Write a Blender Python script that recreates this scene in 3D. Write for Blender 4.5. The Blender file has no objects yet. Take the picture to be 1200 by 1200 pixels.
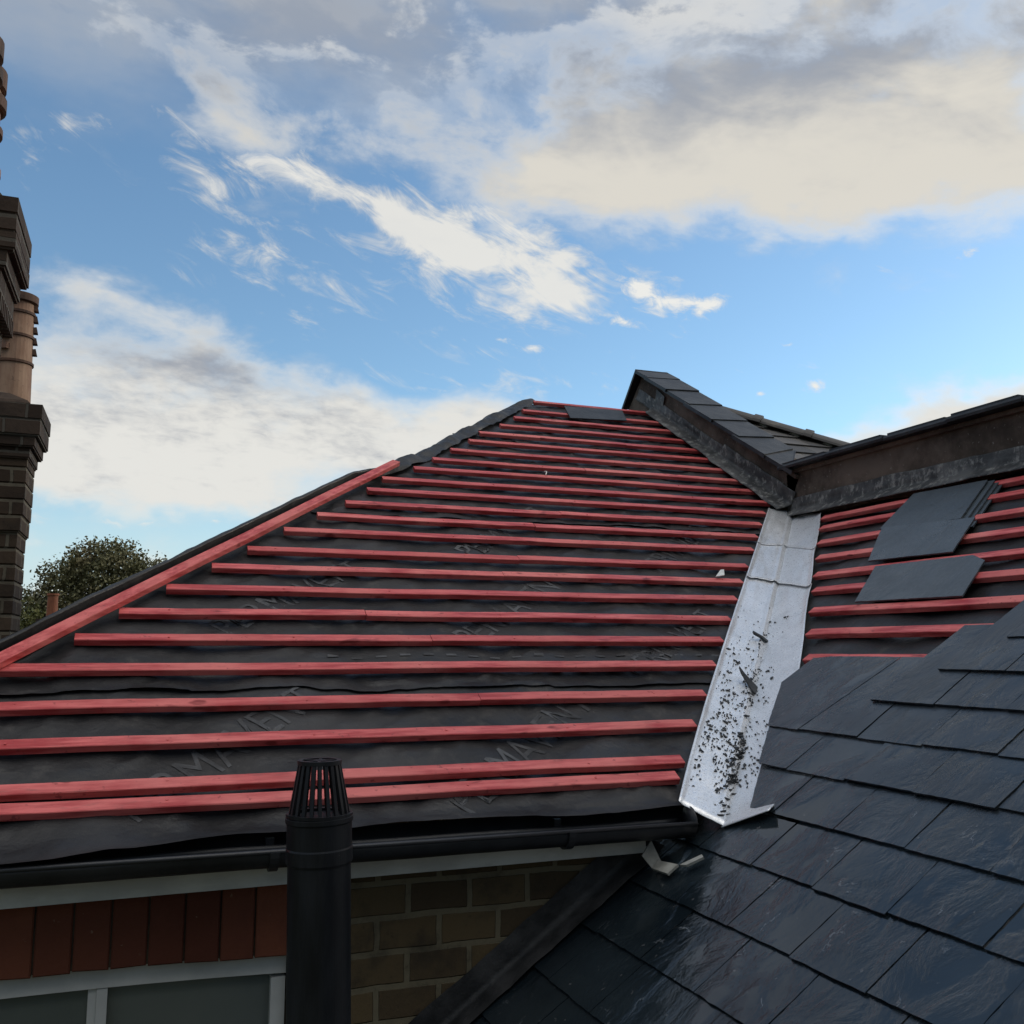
import bpy, bmesh, math, random
from mathutils import Vector, Matrix, noise
random.seed(7)
rnd = random.uniform
scene = bpy.context.scene
col = scene.collection

# ------------------------------------------------------------------ helpers
def V(*a): return Vector(a)

def nz(x, y, z=0.0, o=4):
    return noise.fractal(Vector((x, y, z)), 1.0, 2.0, o)

class MB:
    def __init__(self): self.v = []; self.f = []
    def add(self, vs, fs):
        o = len(self.v); self.v += [Vector(p) for p in vs]
        self.f += [[i + o for i in f] for f in fs]
    def box(self, a, b):
        x0, y0, z0 = a; x1, y1, z1 = b
        self.add([(x0,y0,z0),(x1,y0,z0),(x1,y1,z0),(x0,y1,z0),(x0,y0,z1),(x1,y0,z1),(x1,y1,z1),(x0,y1,z1)],
                 [[0,3,2,1],[4,5,6,7],[0,1,5,4],[1,2,6,5],[2,3,7,6],[3,0,4,7]])
    def grid(self, fn, nu, nv):
        vs = [fn(i / nu, j / nv) for j in range(nv + 1) for i in range(nu + 1)]
        fs = []
        for j in range(nv):
            for i in range(nu):
                a = j * (nu + 1) + i
                fs.append([a, a + 1, a + nu + 2, a + nu + 1])
        self.add(vs, fs)
    def loft(self, rings, cap=True):
        n = len(rings[0]); vs = [p for r in rings for p in r]; fs = []
        for k in range(len(rings) - 1):
            for i in range(n):
                j = (i + 1) % n
                fs.append([k*n+i, k*n+j, (k+1)*n+j, (k+1)*n+i])
        if cap:
            fs.append(list(range(n))[::-1]); fs.append([(len(rings)-1)*n + i for i in range(n)])
        self.add(vs, fs)
    def beam(self, p0, p1, wdir, ndir, w, h, seg=14, jit=0.0, ch=0.003, seed=0.0):
        # squared timber: p0-p1 is one lower long edge, the section grows along wdir and ndir
        rings = []
        prof = [(ch,0),(w-ch,0),(w,ch),(w,h-ch),(w-ch,h),(ch,h),(0,h-ch),(0,ch)]
        L = (p1 - p0).length
        for k in range(seg + 1):
            u = k / seg
            c = p0.lerp(p1, u)
            d = wdir * (jit * nz(u*L*0.9+seed, seed*3.1)) + ndir * (0.45*jit * nz(u*L*1.1+seed, 5+seed*1.7))
            r = []
            for q, (a, b) in enumerate(prof):
                e = 0.0007 * nz(u*L*14+seed, q*3.3+seed, 2)
                r.append(c + d + wdir*(a+e) + ndir*(b+e))
            rings.append(r)
        self.loft(rings)
    def tube(self, pts, rads, n=16, cap=True):
        rings = []
        for k, p in enumerate(pts):
            a = pts[max(k-1,0)]; b = pts[min(k+1,len(pts)-1)]
            d = (b - a).normalized() if (b-a).length > 1e-9 else V(0,0,1)
            x = d.cross(V(0,1,0)) if abs(d.y) < .9 else d.cross(V(1,0,0))
            x.normalize(); y = d.cross(x)
            rings.append([p + (x*math.cos(2*math.pi*i/n) + y*math.sin(2*math.pi*i/n))*rads[k] for i in range(n)])
        self.loft(rings, cap)
    def build(self, name, mat, parent=None, smooth=False, recalc=True):
        me = bpy.data.meshes.new(name)
        me.from_pydata([tuple(p) for p in self.v], [], self.f)
        if recalc:
            bm = bmesh.new(); bm.from_mesh(me)
            bmesh.ops.recalc_face_normals(bm, faces=bm.faces[:]); bm.to_mesh(me); bm.free()
        if smooth:
            for p in me.polygons: p.use_smooth = True
        me.materials.append(mat)
        o = bpy.data.objects.new(name, me); col.objects.link(o)
        if parent: o.parent = parent
        return o

def tag(o, label=None, cat=None, group=None, kind=None):
    if label: o['label'] = label
    if cat: o['category'] = cat
    if group: o['group'] = group
    if kind: o['kind'] = kind
    return o

def thing(name, label, cat, loc=(0,0,0), group=None):
    # parts keep world coordinates: the empty stands at the thing's base, children are offset back
    o = bpy.data.objects.new(name, None); col.objects.link(o)
    o.empty_display_size = .2
    o.location = loc
    return tag(o, label, cat, group)

def part(mb, name, mat, parent, smooth=False, recalc=True):
    o = mb.build(name, mat, parent, smooth, recalc)
    root = parent; off = Vector((0,0,0))
    while root: off += root.location; root = root.parent
    o.location = -off
    return o

# ------------------------------------------------------------------ materials
class NT:
    def __init__(self, tree): self.t = tree; self.n = tree.nodes; self.l = tree.links
    def node(self, typ, **kw):
        n = self.n.new(typ)
        for k, v in kw.items(): setattr(n, k, v)
        return n
    def put(self, sock, val):
        if isinstance(val, bpy.types.NodeSocket): self.l.new(val, sock)
        else: sock.default_value = val
    def m(self, op, a, b=None, c=None, clamp=False):
        n = self.node('ShaderNodeMath', operation=op); n.use_clamp = clamp
        self.put(n.inputs[0], a)
        if b is not None: self.put(n.inputs[1], b)
        if c is not None: self.put(n.inputs[2], c)
        return n.outputs[0]
    def ss(self, x, lo, hi, a=0.0, b=1.0):
        n = self.node('ShaderNodeMapRange', interpolation_type='SMOOTHSTEP')
        self.put(n.inputs['Value'], x); self.put(n.inputs['From Min'], lo); self.put(n.inputs['From Max'], hi)
        self.put(n.inputs['To Min'], a); self.put(n.inputs['To Max'], b)
        return n.outputs[0]
    def mix(self, f, a, b):
        n = self.node('ShaderNodeMix', data_type='RGBA')
        self.put(n.inputs[0], f)
        self.put(n.inputs[6], a if isinstance(a, bpy.types.NodeSocket) else (*a, 1))
        self.put(n.inputs[7], b if isinstance(b, bpy.types.NodeSocket) else (*b, 1))
        return n.outputs[2]
    def noise(self, vec, scale, detail=5, rough=.55, dist=0.0, out=0):
        n = self.node('ShaderNodeTexNoise')
        self.l.new(vec, n.inputs['Vector'])
        n.inputs['Scale'].default_value = scale; n.inputs['Detail'].default_value = detail
        n.inputs['Roughness'].default_value = rough; n.inputs['Distortion'].default_value = dist
        return n.outputs[out]
    def mapv(self, vec, scale=(1,1,1), loc=(0,0,0), rot=(0,0,0)):
        n = self.node('ShaderNodeMapping')
        self.put(n.inputs['Vector'], vec)
        n.inputs['Scale'].default_value = scale; n.inputs['Location'].default_value = loc
        n.inputs['Rotation'].default_value = rot
        return n.outputs[0]

def newmat(name, rough=.7, spec=.5, metal=0.0):
    m = bpy.data.materials.new(name); m.use_nodes = True
    nt = NT(m.node_tree); b = nt.n['Principled BSDF']
    b.inputs['Roughness'].default_value = rough
    b.inputs['Specular IOR Level'].default_value = spec
    b.inputs['Metallic'].default_value = metal
    tc = nt.node('ShaderNodeTexCoord')
    return m, nt, b, tc.outputs['Object']

def bump(nt, b, h, strength=.3, dist=.01):
    n = nt.node('ShaderNodeBump')
    n.inputs['Strength'].default_value = strength; n.inputs['Distance'].default_value = dist
    nt.l.new(h, n.inputs['Height']); nt.l.new(n.outputs[0], b.inputs['Normal'])

def mat_simple(name, c1, c2, scale=6, rough=.7, spec=.5, bstr=.2, bscale=None, metal=0., bd=.01, stretch=(1,1,1)):
    m, nt, b, oc = newmat(name, rough, spec, metal)
    v = nt.mapv(oc, stretch)
    n = nt.noise(v, scale, 6, .6)
    nt.l.new(nt.mix(nt.ss(n, .35, .68), c1, c2), b.inputs['Base Color'])
    if bstr: bump(nt, b, nt.noise(v, bscale or scale*5, 6, .65), bstr, bd)
    return m

MT = {}
# dyed red roofing battens
def batten_mat(name, rot):
    m, nt, b, oc = newmat(name, .55, .4)
    oc = nt.mapv(oc, rot=(0, 0, rot))
    v = nt.mapv(oc, (1.4, 14, 14)); g = nt.noise(v, 3.0, 6, .65)
    big = nt.noise(oc, 2.2, 4, .6); kn = nt.noise(nt.mapv(oc, (1, 2.5, 2.5)), 7.0, 2, .5)
    c = nt.mix(nt.ss(g, .36, .66), (.38, .030, .034), (.74, .165, .155))
    c = nt.mix(nt.ss(big, .42, .66, 0, .75), c, (.74, .235, .21))
    c = nt.mix(nt.ss(nt.noise(nt.mapv(oc, (1, 5, 5)), 11, 5, .7), .54, .74, 0, .6), c, (.25, .10, .085))
    c = nt.mix(nt.ss(kn, .66, .74, 0, .85), c, (.13, .012, .012))
    c = nt.mix(nt.ss(nt.noise(oc, 38, 3, .6), .64, .72, 0, .6), c, (.16, .03, .03))
    oi = nt.node('ShaderNodeObjectInfo')
    c = nt.mix(nt.m('MULTIPLY', oi.outputs['Random'], .5), c, (.42, .055, .055))
    nt.l.new(c, b.inputs['Base Color'])
    nt.l.new(nt.ss(big, .3, .7, .42, .75), b.inputs['Roughness'])
    bump(nt, b, g, .35, .004)
    return m
MT['batten'] = batten_mat('batten_red', 0.0)
MT['batten_cross'] = batten_mat('batten_red_cross', math.radians(90))
MT['batten_hip'] = batten_mat('batten_red_hip', math.radians(-46.4))
# bitumen-like roofing underlay
m, nt, b, oc = newmat('underlay', .5, .35)
n1 = nt.noise(oc, 1.6, 6, .6); n2 = nt.noise(oc, 60, 3, .6); n3 = nt.noise(oc, 9, 5, .65)
c = nt.mix(nt.ss(n1, .35, .7), (.016, .0165, .0175), (.036, .036, .037))
c = nt.mix(nt.ss(n3, .54, .74, 0, .6), c, (.078, .074, .069))
c = nt.mix(nt.ss(n2, .70, .78, 0, .5), c, (.14, .14, .13))
nt.l.new(c, b.inputs['Base Color'])
nt.l.new(nt.ss(n3, .3, .7, .36, .62), b.inputs['Roughness'])
bump(nt, b, nt.m('ADD', nt.m('MULTIPLY', n3, 1.0), nt.m('MULTIPLY', n2, .15)), .5, .012)
MT['underlay'] = m
MT['print'] = mat_simple('printed_ink', (.040, .041, .043), (.105, .108, .112), 7, .6, .3, 0)
# wet riven slate
def slate_mat(name, bs=.36, dry=False):
    m, nt, b, oc = newmat(name, .3, .5 if dry else .95)
    oi = nt.node('ShaderNodeObjectInfo')
    off = nt.node('ShaderNodeVectorMath', operation='SCALE')
    cx = nt.node('ShaderNodeCombineXYZ')
    for k in range(3): nt.l.new(oi.outputs['Random'], cx.inputs[k])
    nt.l.new(cx.outputs[0], off.inputs[0]); off.inputs['Scale'].default_value = 37.0
    av = nt.node('ShaderNodeVectorMath', operation='ADD')
    nt.l.new(oc, av.inputs[0]); nt.l.new(off.outputs[0], av.inputs[1])
    p = av.outputs[0]
    tilt = nt.mapv(p, (1, 1.5, 1), rot=(0, 0, .5))
    riv = nt.noise(tilt, 4.2, 8, .60, .45)
    fine = nt.noise(p, 70, 4, .6)
    lay = nt.noise(p, 3.0, 3, .5)
    c = nt.mix(nt.ss(lay, .3, .7), (.006, .010, .0135), (.015, .0225, .028))
    c = nt.mix(nt.m('MULTIPLY', oi.outputs['Random'], .5), c, (.019, .027, .034))
    # thin pale cleavage marks where a layer broke away
    e = nt.m('ABSOLUTE', nt.m('SUBTRACT', riv, .52))
    gate = nt.ss(nt.noise(p, 9, 4, .6), .55, .70)
    c = nt.mix(nt.m('MULTIPLY', nt.m('MULTIPLY', nt.ss(e, .010, .0), gate), .55), c, (.22, .24, .26))
    c = nt.mix(nt.ss(nt.noise(p, 45, 2, .5), .70, .78, 0, .35), c, (.16, .16, .16))
    if dry: c = nt.mix(.65, c, (.085, .105, .122))
    nt.l.new(c, b.inputs['Base Color'])
    pud = nt.ss(nt.noise(p, 2.6, 4, .6), .35, .68, .11, .27)
    if not dry:                                           # rain drains down: the lower courses still hold a water film
        sz = nt.node('ShaderNodeSeparateXYZ'); nt.l.new(oc, sz.inputs[0])
        wet = nt.ss(sz.outputs[2], -.62, -.20, -.11, .05)
        pud = nt.m('ADD', pud, wet, clamp=True)
    nt.l.new(nt.m('ADD', pud, nt.m('MULTIPLY', fine, .35 if dry else .08)), b.inputs['Roughness'])
    step = nt.m('ADD', nt.m('MULTIPLY', nt.ss(riv, .40, .62), .6), nt.m('ADD', nt.m('MULTIPLY', riv, .5), nt.m('MULTIPLY', fine, .06)))
    bump(nt, b, step, bs, .010)
    return m
MT['slate'] = slate_mat('wet_slate')
MT['dry_slate'] = slate_mat('dry_slate', .3, True)
MT['slate_dark'] = mat_simple('slate_coping', (.014, .016, .018), (.040, .042, .044), 5, .5, .4, .6, 14)
# bright valley metal
m, nt, b, oc = newmat('valley_metal', .42, .5, .55)
n1 = nt.noise(oc, 3.0, 5, .6); n2 = nt.noise(oc, 90, 4, .75)
c = nt.mix(nt.ss(n1, .35, .7), (.80, .82, .84), (.93, .94, .95))
c = nt.mix(nt.ss(nt.noise(nt.mapv(oc, (3, 3, .7)), 3.5, 6, .65), .52, .72, 0, .45), c, (.55, .56, .56))
c = nt.mix(nt.ss(n2, .50, .70, 0, .75), c, (.42, .44, .46))
nt.l.new(c, b.inputs['Base Color'])
nt.l.new(nt.ss(n2, .3, .7, .24, .46), b.inputs['Roughness'])
bump(nt, b, nt.m('ADD', nt.m('MULTIPLY', n2, .3), n1), .35, .012)
MT['metal'] = m
# parapet render: brown weathered cement
m, nt, b, oc = newmat('parapet_render', .9, .2)
n1 = nt.noise(oc, 3.2, 7, .65); n2 = nt.noise(nt.mapv(oc, (4, 4, .8)), 4, 5, .65); n3 = nt.noise(oc, 40, 4, .6)
c = nt.mix(nt.ss(n1, .35, .65), (.065, .051, .041), (.17, .135, .108))
c = nt.mix(nt.ss(n2, .55, .75, 0, .6), c, (.15, .13, .105))
c = nt.mix(nt.ss(n3, .62, .72, 0, .8), c, (.34, .32, .28))
nt.l.new(c, b.inputs['Base Color']); bump(nt, b, nt.m('ADD', n1, nt.m('MULTIPLY', n3, .2)), .6, .02)
MT['render'] = m
m, nt, b, oc = newmat('old_lead', .6, .4)
n1 = nt.noise(oc, 5, 7, .7); n3 = nt.noise(nt.mapv(oc, (1, 1, .6)), 22, 5, .7)
c = nt.mix(nt.ss(n1, .35, .65), (.040, .041, .041), (.13, .13, .125))
c = nt.mix(nt.ss(n3, .50, .66, 0, .85), c, (.30, .295, .27))
nt.l.new(c, b.inputs['Base Color']); bump(nt, b, nt.m('ADD', n1, n3), .4, .01)
MT['lead'] = m
MT['dark_lead'] = mat_simple('dark_lead', (.012, .013, .014), (.050, .050, .051), 7, .55, .4, .6, 26)

def brick_mat(name, c1, c2, c3, mort, bw, rh, ms=.012, axis='x', wear=.5):
    m, nt, b, oc = newmat(name, .9, .2)
    sx = nt.node('ShaderNodeSeparateXYZ'); nt.l.new(oc, sx.inputs[0])
    cx = nt.node('ShaderNodeCombineXYZ')
    nt.l.new(nt.m('ADD', sx.outputs[0], sx.outputs[1]), cx.inputs[0]); nt.l.new(sx.outputs[2], cx.inputs[1])
    wob = nt.node('ShaderNodeVectorMath', operation='MULTIPLY_ADD')
    nt.l.new(nt.noise(oc, 6, 3, .5, out=1), wob.inputs[0]); wob.inputs[1].default_value = (.02, .014, 0)
    nt.l.new(cx.outputs[0], wob.inputs[2])
    br = nt.node('ShaderNodeTexBrick'); br.offset = .5
    nt.l.new(wob.outputs[0], br.inputs['Vector'])
    br.inputs['Scale'].default_value = 1.0; br.inputs['Brick Width'].default_value = bw
    br.inputs['Row Height'].default_value = rh; br.inputs['Mortar Size'].default_value = ms
    br.inputs['Mortar Smooth'].default_value = .3; br.inputs['Bias'].default_value = 0.0
    br.inputs['Color1'].default_value = (*c1, 1); br.inputs['Color2'].default_value = (*c2, 1)
    br.inputs['Mortar'].default_value = (*mort, 1)
    n1 = nt.noise(oc, 5, 6, .65); n2 = nt.noise(oc, 30, 5, .65)
    c = nt.mix(nt.ss(n1, .48, .72, 0, wear), br.outputs[0], c3)
    c = nt.mix(nt.ss(n2, .58, .74, 0, .5), c, (.02, .018, .016))
    nt.l.new(c, b.inputs['Base Color'])
    h = nt.m('ADD', nt.m('MULTIPLY', br.outputs['Fac'], -.6), nt.m('MULTIPLY', n2, .35))
    bump(nt, b, h, .9, .012)
    return m
MT['brick'] = brick_mat('stock_brick', (.065, .047, .028), (.11, .080, .042), (.030, .026, .021), (.15, .13, .085), .195, .100, .011, wear=.75)
MT['stack_brick'] = brick_mat('sooty_brick', (.060, .041, .029), (.100, .070, .047), (.032, .026, .021), (.17, .145, .105), .25, .103, .012, wear=.6)
MT['cap_brick'] = brick_mat('sooty_cap_brick', (.052, .036, .027), (.088, .062, .046), (.026, .021, .019), (.12, .105, .085), .25, .103, .010, wear=.6)
m, nt, b, oc = newmat('soldier_brick', .85, .25)
geo = nt.node('ShaderNodeNewGeometry')
n1 = nt.noise(oc, 9, 6, .65); n2 = nt.noise(oc, 50, 4, .6)
c = nt.mix(geo.outputs['Random Per Island'], (.060, .017, .011), (.185, .062, .034))
c = nt.mix(nt.ss(n1, .5, .72, 0, .7), c, (.11, .035, .022))
c = nt.mix(nt.ss(n2, .68, .76, 0, .4), c, (.30, .22, .16))
nt.l.new(c, b.inputs['Base Color']); bump(nt, b, nt.m('ADD', n1, nt.m('MULTIPLY', n2, .4)), .5, .01)
MT['soldier'] = m
MT['mortar'] = mat_simple('mortar', (.05, .038, .03), (.09, .07, .05), 9, .95, .1, .5, 60)
MT['white'] = mat_simple('weathered_white_paint', (.52, .52, .485), (.68, .68, .63), 5, .5, .4, .15, 30, stretch=(1, 1, 3))
MT['frame'] = mat_simple('window_paint', (.44, .45, .44), (.56, .57, .55), 4, .4, .5, .1, 30)
MT['gutter'] = mat_simple('black_gutter_plastic', (.010, .011, .013), (.022, .023, .026), 6, .4, .5, .15, 30)
m, nt, b, oc = newmat('pipe_plastic', .38, .3)
n1 = nt.noise(nt.mapv(oc, (5, 5, .8)), 3, 6, .6); n2 = nt.noise(oc, 45, 3, .6)
c = nt.mix(nt.ss(n1, .35, .7), (.006, .007, .009), (.015, .017, .020))
c = nt.mix(nt.ss(n2, .73, .78, 0, .5), c, (.11, .11, .10))
nt.l.new(c, b.inputs['Base Color']); nt.l.new(nt.ss(n1, .3, .7, .3, .55), b.inputs['Roughness'])
bump(nt, b, n1, .08, .01)
MT['pipe'] = m
m, nt, b, oc = newmat('window_glass', .18, .5)
n1 = nt.noise(oc, 2.0, 4, .5)
nt.l.new(nt.mix(nt.ss(n1, .3, .7), (.13, .155, .145), (.19, .215, .20)), b.inputs['Base Color'])
b.inputs['Transmission Weight'].default_value = .35
MT['glass'] = m
def terracotta(name, c1, c2):
    m, nt, b, oc = newmat(name, .75, .3)
    n1 = nt.noise(nt.mapv(oc, (3, 3, 1)), 3, 6, .65); n2 = nt.noise(oc, 30, 4, .6)
    c = nt.mix(nt.ss(n1, .35, .68), c1, c2)
    c = nt.mix(nt.ss(n2, .6, .75, 0, .5), c, (.10, .07, .05))
    nt.l.new(c, b.inputs['Base Color']); bump(nt, b, n2, .2, .006)
    return m
MT['buff_clay'] = terracotta('buff_clay', (.27, .155, .10), (.40, .26, .175))
MT['dark_clay'] = terracotta('stained_clay', (.06, .038, .028), (.16, .085, .055))
MT['red_clay'] = terracotta('red_clay', (.20, .070, .038), (.30, .115, .06))
MT['scrap'] = mat_simple('pale_plastic', (.62, .62, .58), (.75, .75, .70), 20, .4, .5, 0)
MT['leaf'] = None
def leafmat(name, c1, c2, c3):
    m, nt, b, oc = newmat(name, .6, .3)
    geo = nt.node('ShaderNodeNewGeometry')
    c = nt.mix(geo.outputs['Random Per Island'], c1, c2)
    c = nt.mix(nt.ss(nt.noise(oc, .9, 3, .5), .45, .7, 0, .7), c, c3)
    nt.l.new(c, b.inputs['Base Color'])
    return m
MT['leaf'] = leafmat('dull_green_leaves', (.10, .105, .05), (.21, .195, .095), (.20, .16, .08))
MT['leaf_yellow'] = leafmat('yellow_green_leaves', (.060, .070, .020), (.13, .13, .035), (.10, .11, .03))
MT['bark'] = mat_simple('bark', (.05, .038, .028), (.10, .08, .06), 8, .9, .2, .6, 20)
MT['ground'] = mat_simple('ground', (.06, .075, .035), (.11, .10, .07), .3, .95, .1, .3, 3)
MT['old_slate_roof'] = None
m, nt, b, oc = newmat('neighbour_slates', .55, .4)
n1 = nt.noise(oc, 6, 6, .65); geo = nt.node('ShaderNodeNewGeometry')
c = nt.mix(geo.outputs['Random Per Island'], (.05, .048, .046), (.12, .11, .10))
c = nt.mix(nt.ss(n1, .52, .7, 0, .6), c, (.20, .18, .15))
nt.l.new(c, b.inputs['Base Color']); bump(nt, b, n1, .4, .01)
MT['old_slate_roof'] = m

# ------------------------------------------------------------------ roof geometry (metres)
T = math.tan(math.radians(31)); CA = math.cos(math.radians(31)); SA = math.sin(math.radians(31))
NA = V(0, -SA, CA); UA = V(0, CA, SA)               # left pitch: faces -Y, rises with +Y
def PA(x, y, h=0.0): return V(x, y, T*y - 2.25) + NA*h
TB = 0.68627515; CB = math.cos(math.atan(TB)); SB = math.sin(math.atan(TB))
NB = V(-SB, 0, CB); UB = V(CB, 0, SB)               # right pitch: faces -X, rises with +X
def PB(s, y, h=0.0): return V(s*CB, y, TB*s*CB - 1.83036) + NB*h
def hipx(y): return -.45 + (y - 3.65)*.951
def valx(y): return .875*y - .610                     # valley fold
def valL(y): return 1.67 + .8977*(y - 2.904)          # left edge of the valley sheet
XW = 3.90                                             # face of the parapet wall

house = thing('house', 'brick house with stripped roof, rows of red battens on dark underlay and new slates', 'house', (1.0, 3.0, -7.0))

# --- left underlay sheet with sag between rafters and a loose eaves lip
def memh(x, y):
    sag = -.010 - .008*(1 + math.sin(x*2*math.pi/.55 + .6*math.sin(y*1.3)))*.5
    w = .012*nz(x*2.2, y*3.0, 1.0) + .008*nz(x*7, y*4, 3.0)
    cr = nz(x*1.3+4, y*5.0, 7.0)
    cr = max(0, .12 - abs(cr))*.07
    return min(sag + w + cr, -.0015)
def lip_y(x):
    k = min(max((x + .30)/.62, 0), 1); k = k*k*(3 - 2*k)
    return (2.785*(1-k) + 2.872*k) + .005*nz(x*1.3, 9.0) - .018*math.exp(-((x-1.35)/.22)**2)
mb = MB()
def fA(u, v):
    if v < .06:
        q = 1 - v/.06
        xl = hipx(2.93); xr = valL(2.93) + .05
        x = xl + (xr - xl)*u; ye = lip_y(x)
        y = 2.93 + (ye - 2.93)*q
        drape = .020*q*q*(1 + .4*nz(x*1.8, 2.0)) * (.7 + 1.5*min(1, max(0, (2.872 - ye)/.08)))
        return PA(x, y, memh(x, y)*(1-q)) + V(0, 0, drape + .006*q*nz(x*3, 4.0))
    y = 2.93 + (7.02 - 2.93)*(v - .06)/.94
    xl = hipx(y) - .02; xr = min(valL(y) + .06, XW + .01)
    x = xl + (xr - xl)*u
    return PA(x, y, memh(x, y))
mb.grid(fA, 190, 170)
memA = part(mb, 'roof_underlay', MT['underlay'], house, smooth=True)
# the hidden pitches behind the hip and ridge
mb = MB()
TC = .631
mb.add([V(-1.18, 2.88, -.53), V(2.70, 7.02, 1.935), V(2.70, 11.0, 1.935), V(-1.18, 11.0, -.53)], [[0,1,2,3]])
mb.add([V(2.70, 7.02, 1.942), V(XW, 7.02, 1.955), V(XW, 11.0, -.5), V(2.70, 11.0, -.5)], [[0,1,2,3]])
part(mb, 'rear_roof_slope', MT['underlay'], house, recalc=False)

for yl_, cu_ in ((3.515, 1.0), (4.90, .5), (6.10, .5)):
    mb = MB()
    def fLap(u, v, yl_=yl_, cu_=cu_):
        xl = hipx(yl_) + .02; xr = min(valL(yl_) + .03, XW)
        x = xl + (xr - xl)*u
        e = .010*nz(x*1.7, yl_) + .012*max(0, nz(x*4.0, yl_*3))
        y = yl_ + e*(1-v) + .10*v
        curl = (1-v)**2*(.004 + .020*cu_*max(0, .35 + nz(x*2.3, yl_*2.0))*(1.0 if x < .15 else .25))
        return PA(x, y, memh(x, y) + .0012 + .0022*(1-v) + curl)
    mb.grid(fLap, 200, 8)
    part(mb, 'underlay_lap', MT['underlay'], memA, smooth=True)

# --- printed letters on the underlay (ink, lies in the sheet)
def text_mesh(body, p, q, height, name):
    cu = bpy.data.curves.new('ink', 'FONT'); cu.body = body; cu.size = 1.0; cu.space_character = 1.02
    to = bpy.data.objects.new('ink', cu); col.objects.link(to)
    me = bpy.data.meshes.new_from_object(to.evaluated_get(bpy.context.evaluated_depsgraph_get()))
    bpy.data.objects.remove(to); bpy.data.curves.remove(cu)
    bm = bmesh.new(); bm.from_mesh(me)
    bmesh.ops.triangulate(bm, faces=bm.faces[:])
    bmesh.ops.subdivide_edges(bm, edges=[e for e in bm.edges if e.calc_length() > .12], cuts=3)
    w = max(v.co.x for v in bm.verts)
    a = Vector((p[0], p[1]/CA)); b_ = Vector((q[0], q[1]/CA))     # x, distance up the slope
    d = (b_ - a); L = d.length; d /= L; up = Vector((-d.y, d.x))
    for v in bm.verts:
        s2 = a + d*(v.co.x/w*L) + up*(v.co.y/.7*height)
        x, y = s2.x, s2.y*CA
        v.co = PA(x, y, memh(x, y) + .0022)
    bm.to_mesh(me); bm.free(); me.name = name
    me.materials.append(MT['print'])
    o = bpy.data.objects.new(name, me); col.objects.link(o); o.parent = memA
    return o
for p, q, h in [((.00, 2.955), (.60, 3.45), .135), ((.97, 2.90), (1.62, 3.40), .135),
                ((1.27, 3.78), (1.92, 4.29), .135), ((1.50, 4.49), (2.15, 5.05), .135),
                ((1.93, 3.56), (2.58, 4.00), .12), ((2.49, 4.41), (3.12, 4.90), .135),
                ((.30, 3.85), (.95, 4.36), .135)]:
    text_mesh('PERMAVENT', p, q, h, 'printed_lettering')
mb = MB()
for yy, x0, x1, st in [(3.53, .0, 1.95, .088), (3.705, .65, 2.35, .094)]:
    x = x0
    while x < x1:
        a, b_ = x, x + .042
        mb.add([PA(a, yy, memh(a, yy)+.0025), PA(b_, yy, memh(b_, yy)+.0025), PA(b_, yy+.010, memh(b_, yy+.01)+.0025), PA(a, yy+.010, memh(a, yy+.01)+.0025)], [[0,1,2,3]])
        x += st
o = mb.build('printed_dashes', MT['print'], memA); o['kind'] = 'stuff'

# --- battens of the left pitch: (y of upper edge, left end, right end)
BY = [(3.013,-1.02,1.80),(3.078,-1.0,1.80),(3.256,-.98,1.97),(3.428,-.70,2.17),(3.616,-.46,2.338),(3.788,-.235,2.48),
      (3.96,-.098,2.648),(4.129,.068,2.80),(4.299,.249,2.91),(4.461,.408,3.116),(4.653,.59,3.267),(4.817,.772,3.42),
      (4.983,.943,3.598),(5.15,1.092,3.73),(5.314,1.21,3.865),(5.483,1.44,3.87),(5.648,1.60,3.87),(5.823,1.77,3.87),
      (6.003,1.95,3.875),(6.172,2.08,3.875),(6.358,2.30,3.88),(6.55,2.48,3.88),(6.735,2.62,3.88),(6.965,2.80,3.88)]
for k, (y, xl, xr) in enumerate(BY):
    mb = MB()
    w = .047; h0 = 0.0 if k else -.008
    yf = y + .013; xr = min(xr, valL(y) - .030)
    cuts = [xl, xr]
    if k in (3, 5, 6, 8, 9, 11, 12, 14, 16, 17, 19): cuts = [xl, xl + (xr - xl)*rnd(.3, .72), xr]     # butt joints over a rafter
    for q in range(len(cuts) - 1):
        mb = MB(); a, b_ = cuts[q] + (.0015 if q else 0), cuts[q+1] - (.0015 if q < len(cuts) - 2 else 0)
        dy = rnd(-.003, .003) if len(cuts) > 2 else 0
        mb.beam(PA(a, yf + dy, h0) - UA*w, PA(b_, yf + dy + rnd(-.002, .002), h0) - UA*w, UA, NA, w, .025, 28, .007, .0022, k*7.7 + q*3.3)
        x = a + .08 + (math.ceil(a/.45)*.45 - a)
        while x < b_ - .03:                                # nail heads, sunk a little, one to each rafter
            c = PA(x, yf + dy, h0 + .025) - UA*(w*.5 + rnd(-.006, .006))
            mb.loft([[c + V(math.cos(t_)*.0042, 0, 0) + UA*(math.sin(t_)*.0042) + NA*e for t_ in [z*math.pi/4 for z in range(8)]] for e in (-.004, .0016)])
            x += .45
        part(mb, 'batten', MT['batten'], house)
# hip batten, laid along the hip over the batten ends
mb = MB()
hd = (PA(hipx(5.48), 5.48) - PA(hipx(2.95), 2.95)).normalized(); hw = NA.cross(hd).normalized()
if hw.x < 0: hw = -hw
p0 = PA(hipx(2.95), 2.95, .029) ; p1 = PA(hipx(5.50), 5.50, .029)
mb.beam(p0, p1, hw, NA, .050, .027, 24, .005, .0022, 91.0)
o = part(mb, 'hip_batten', MT['batten_hip'], house)
o['label'] = 'red batten running up along the hip across the batten ends'

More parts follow.
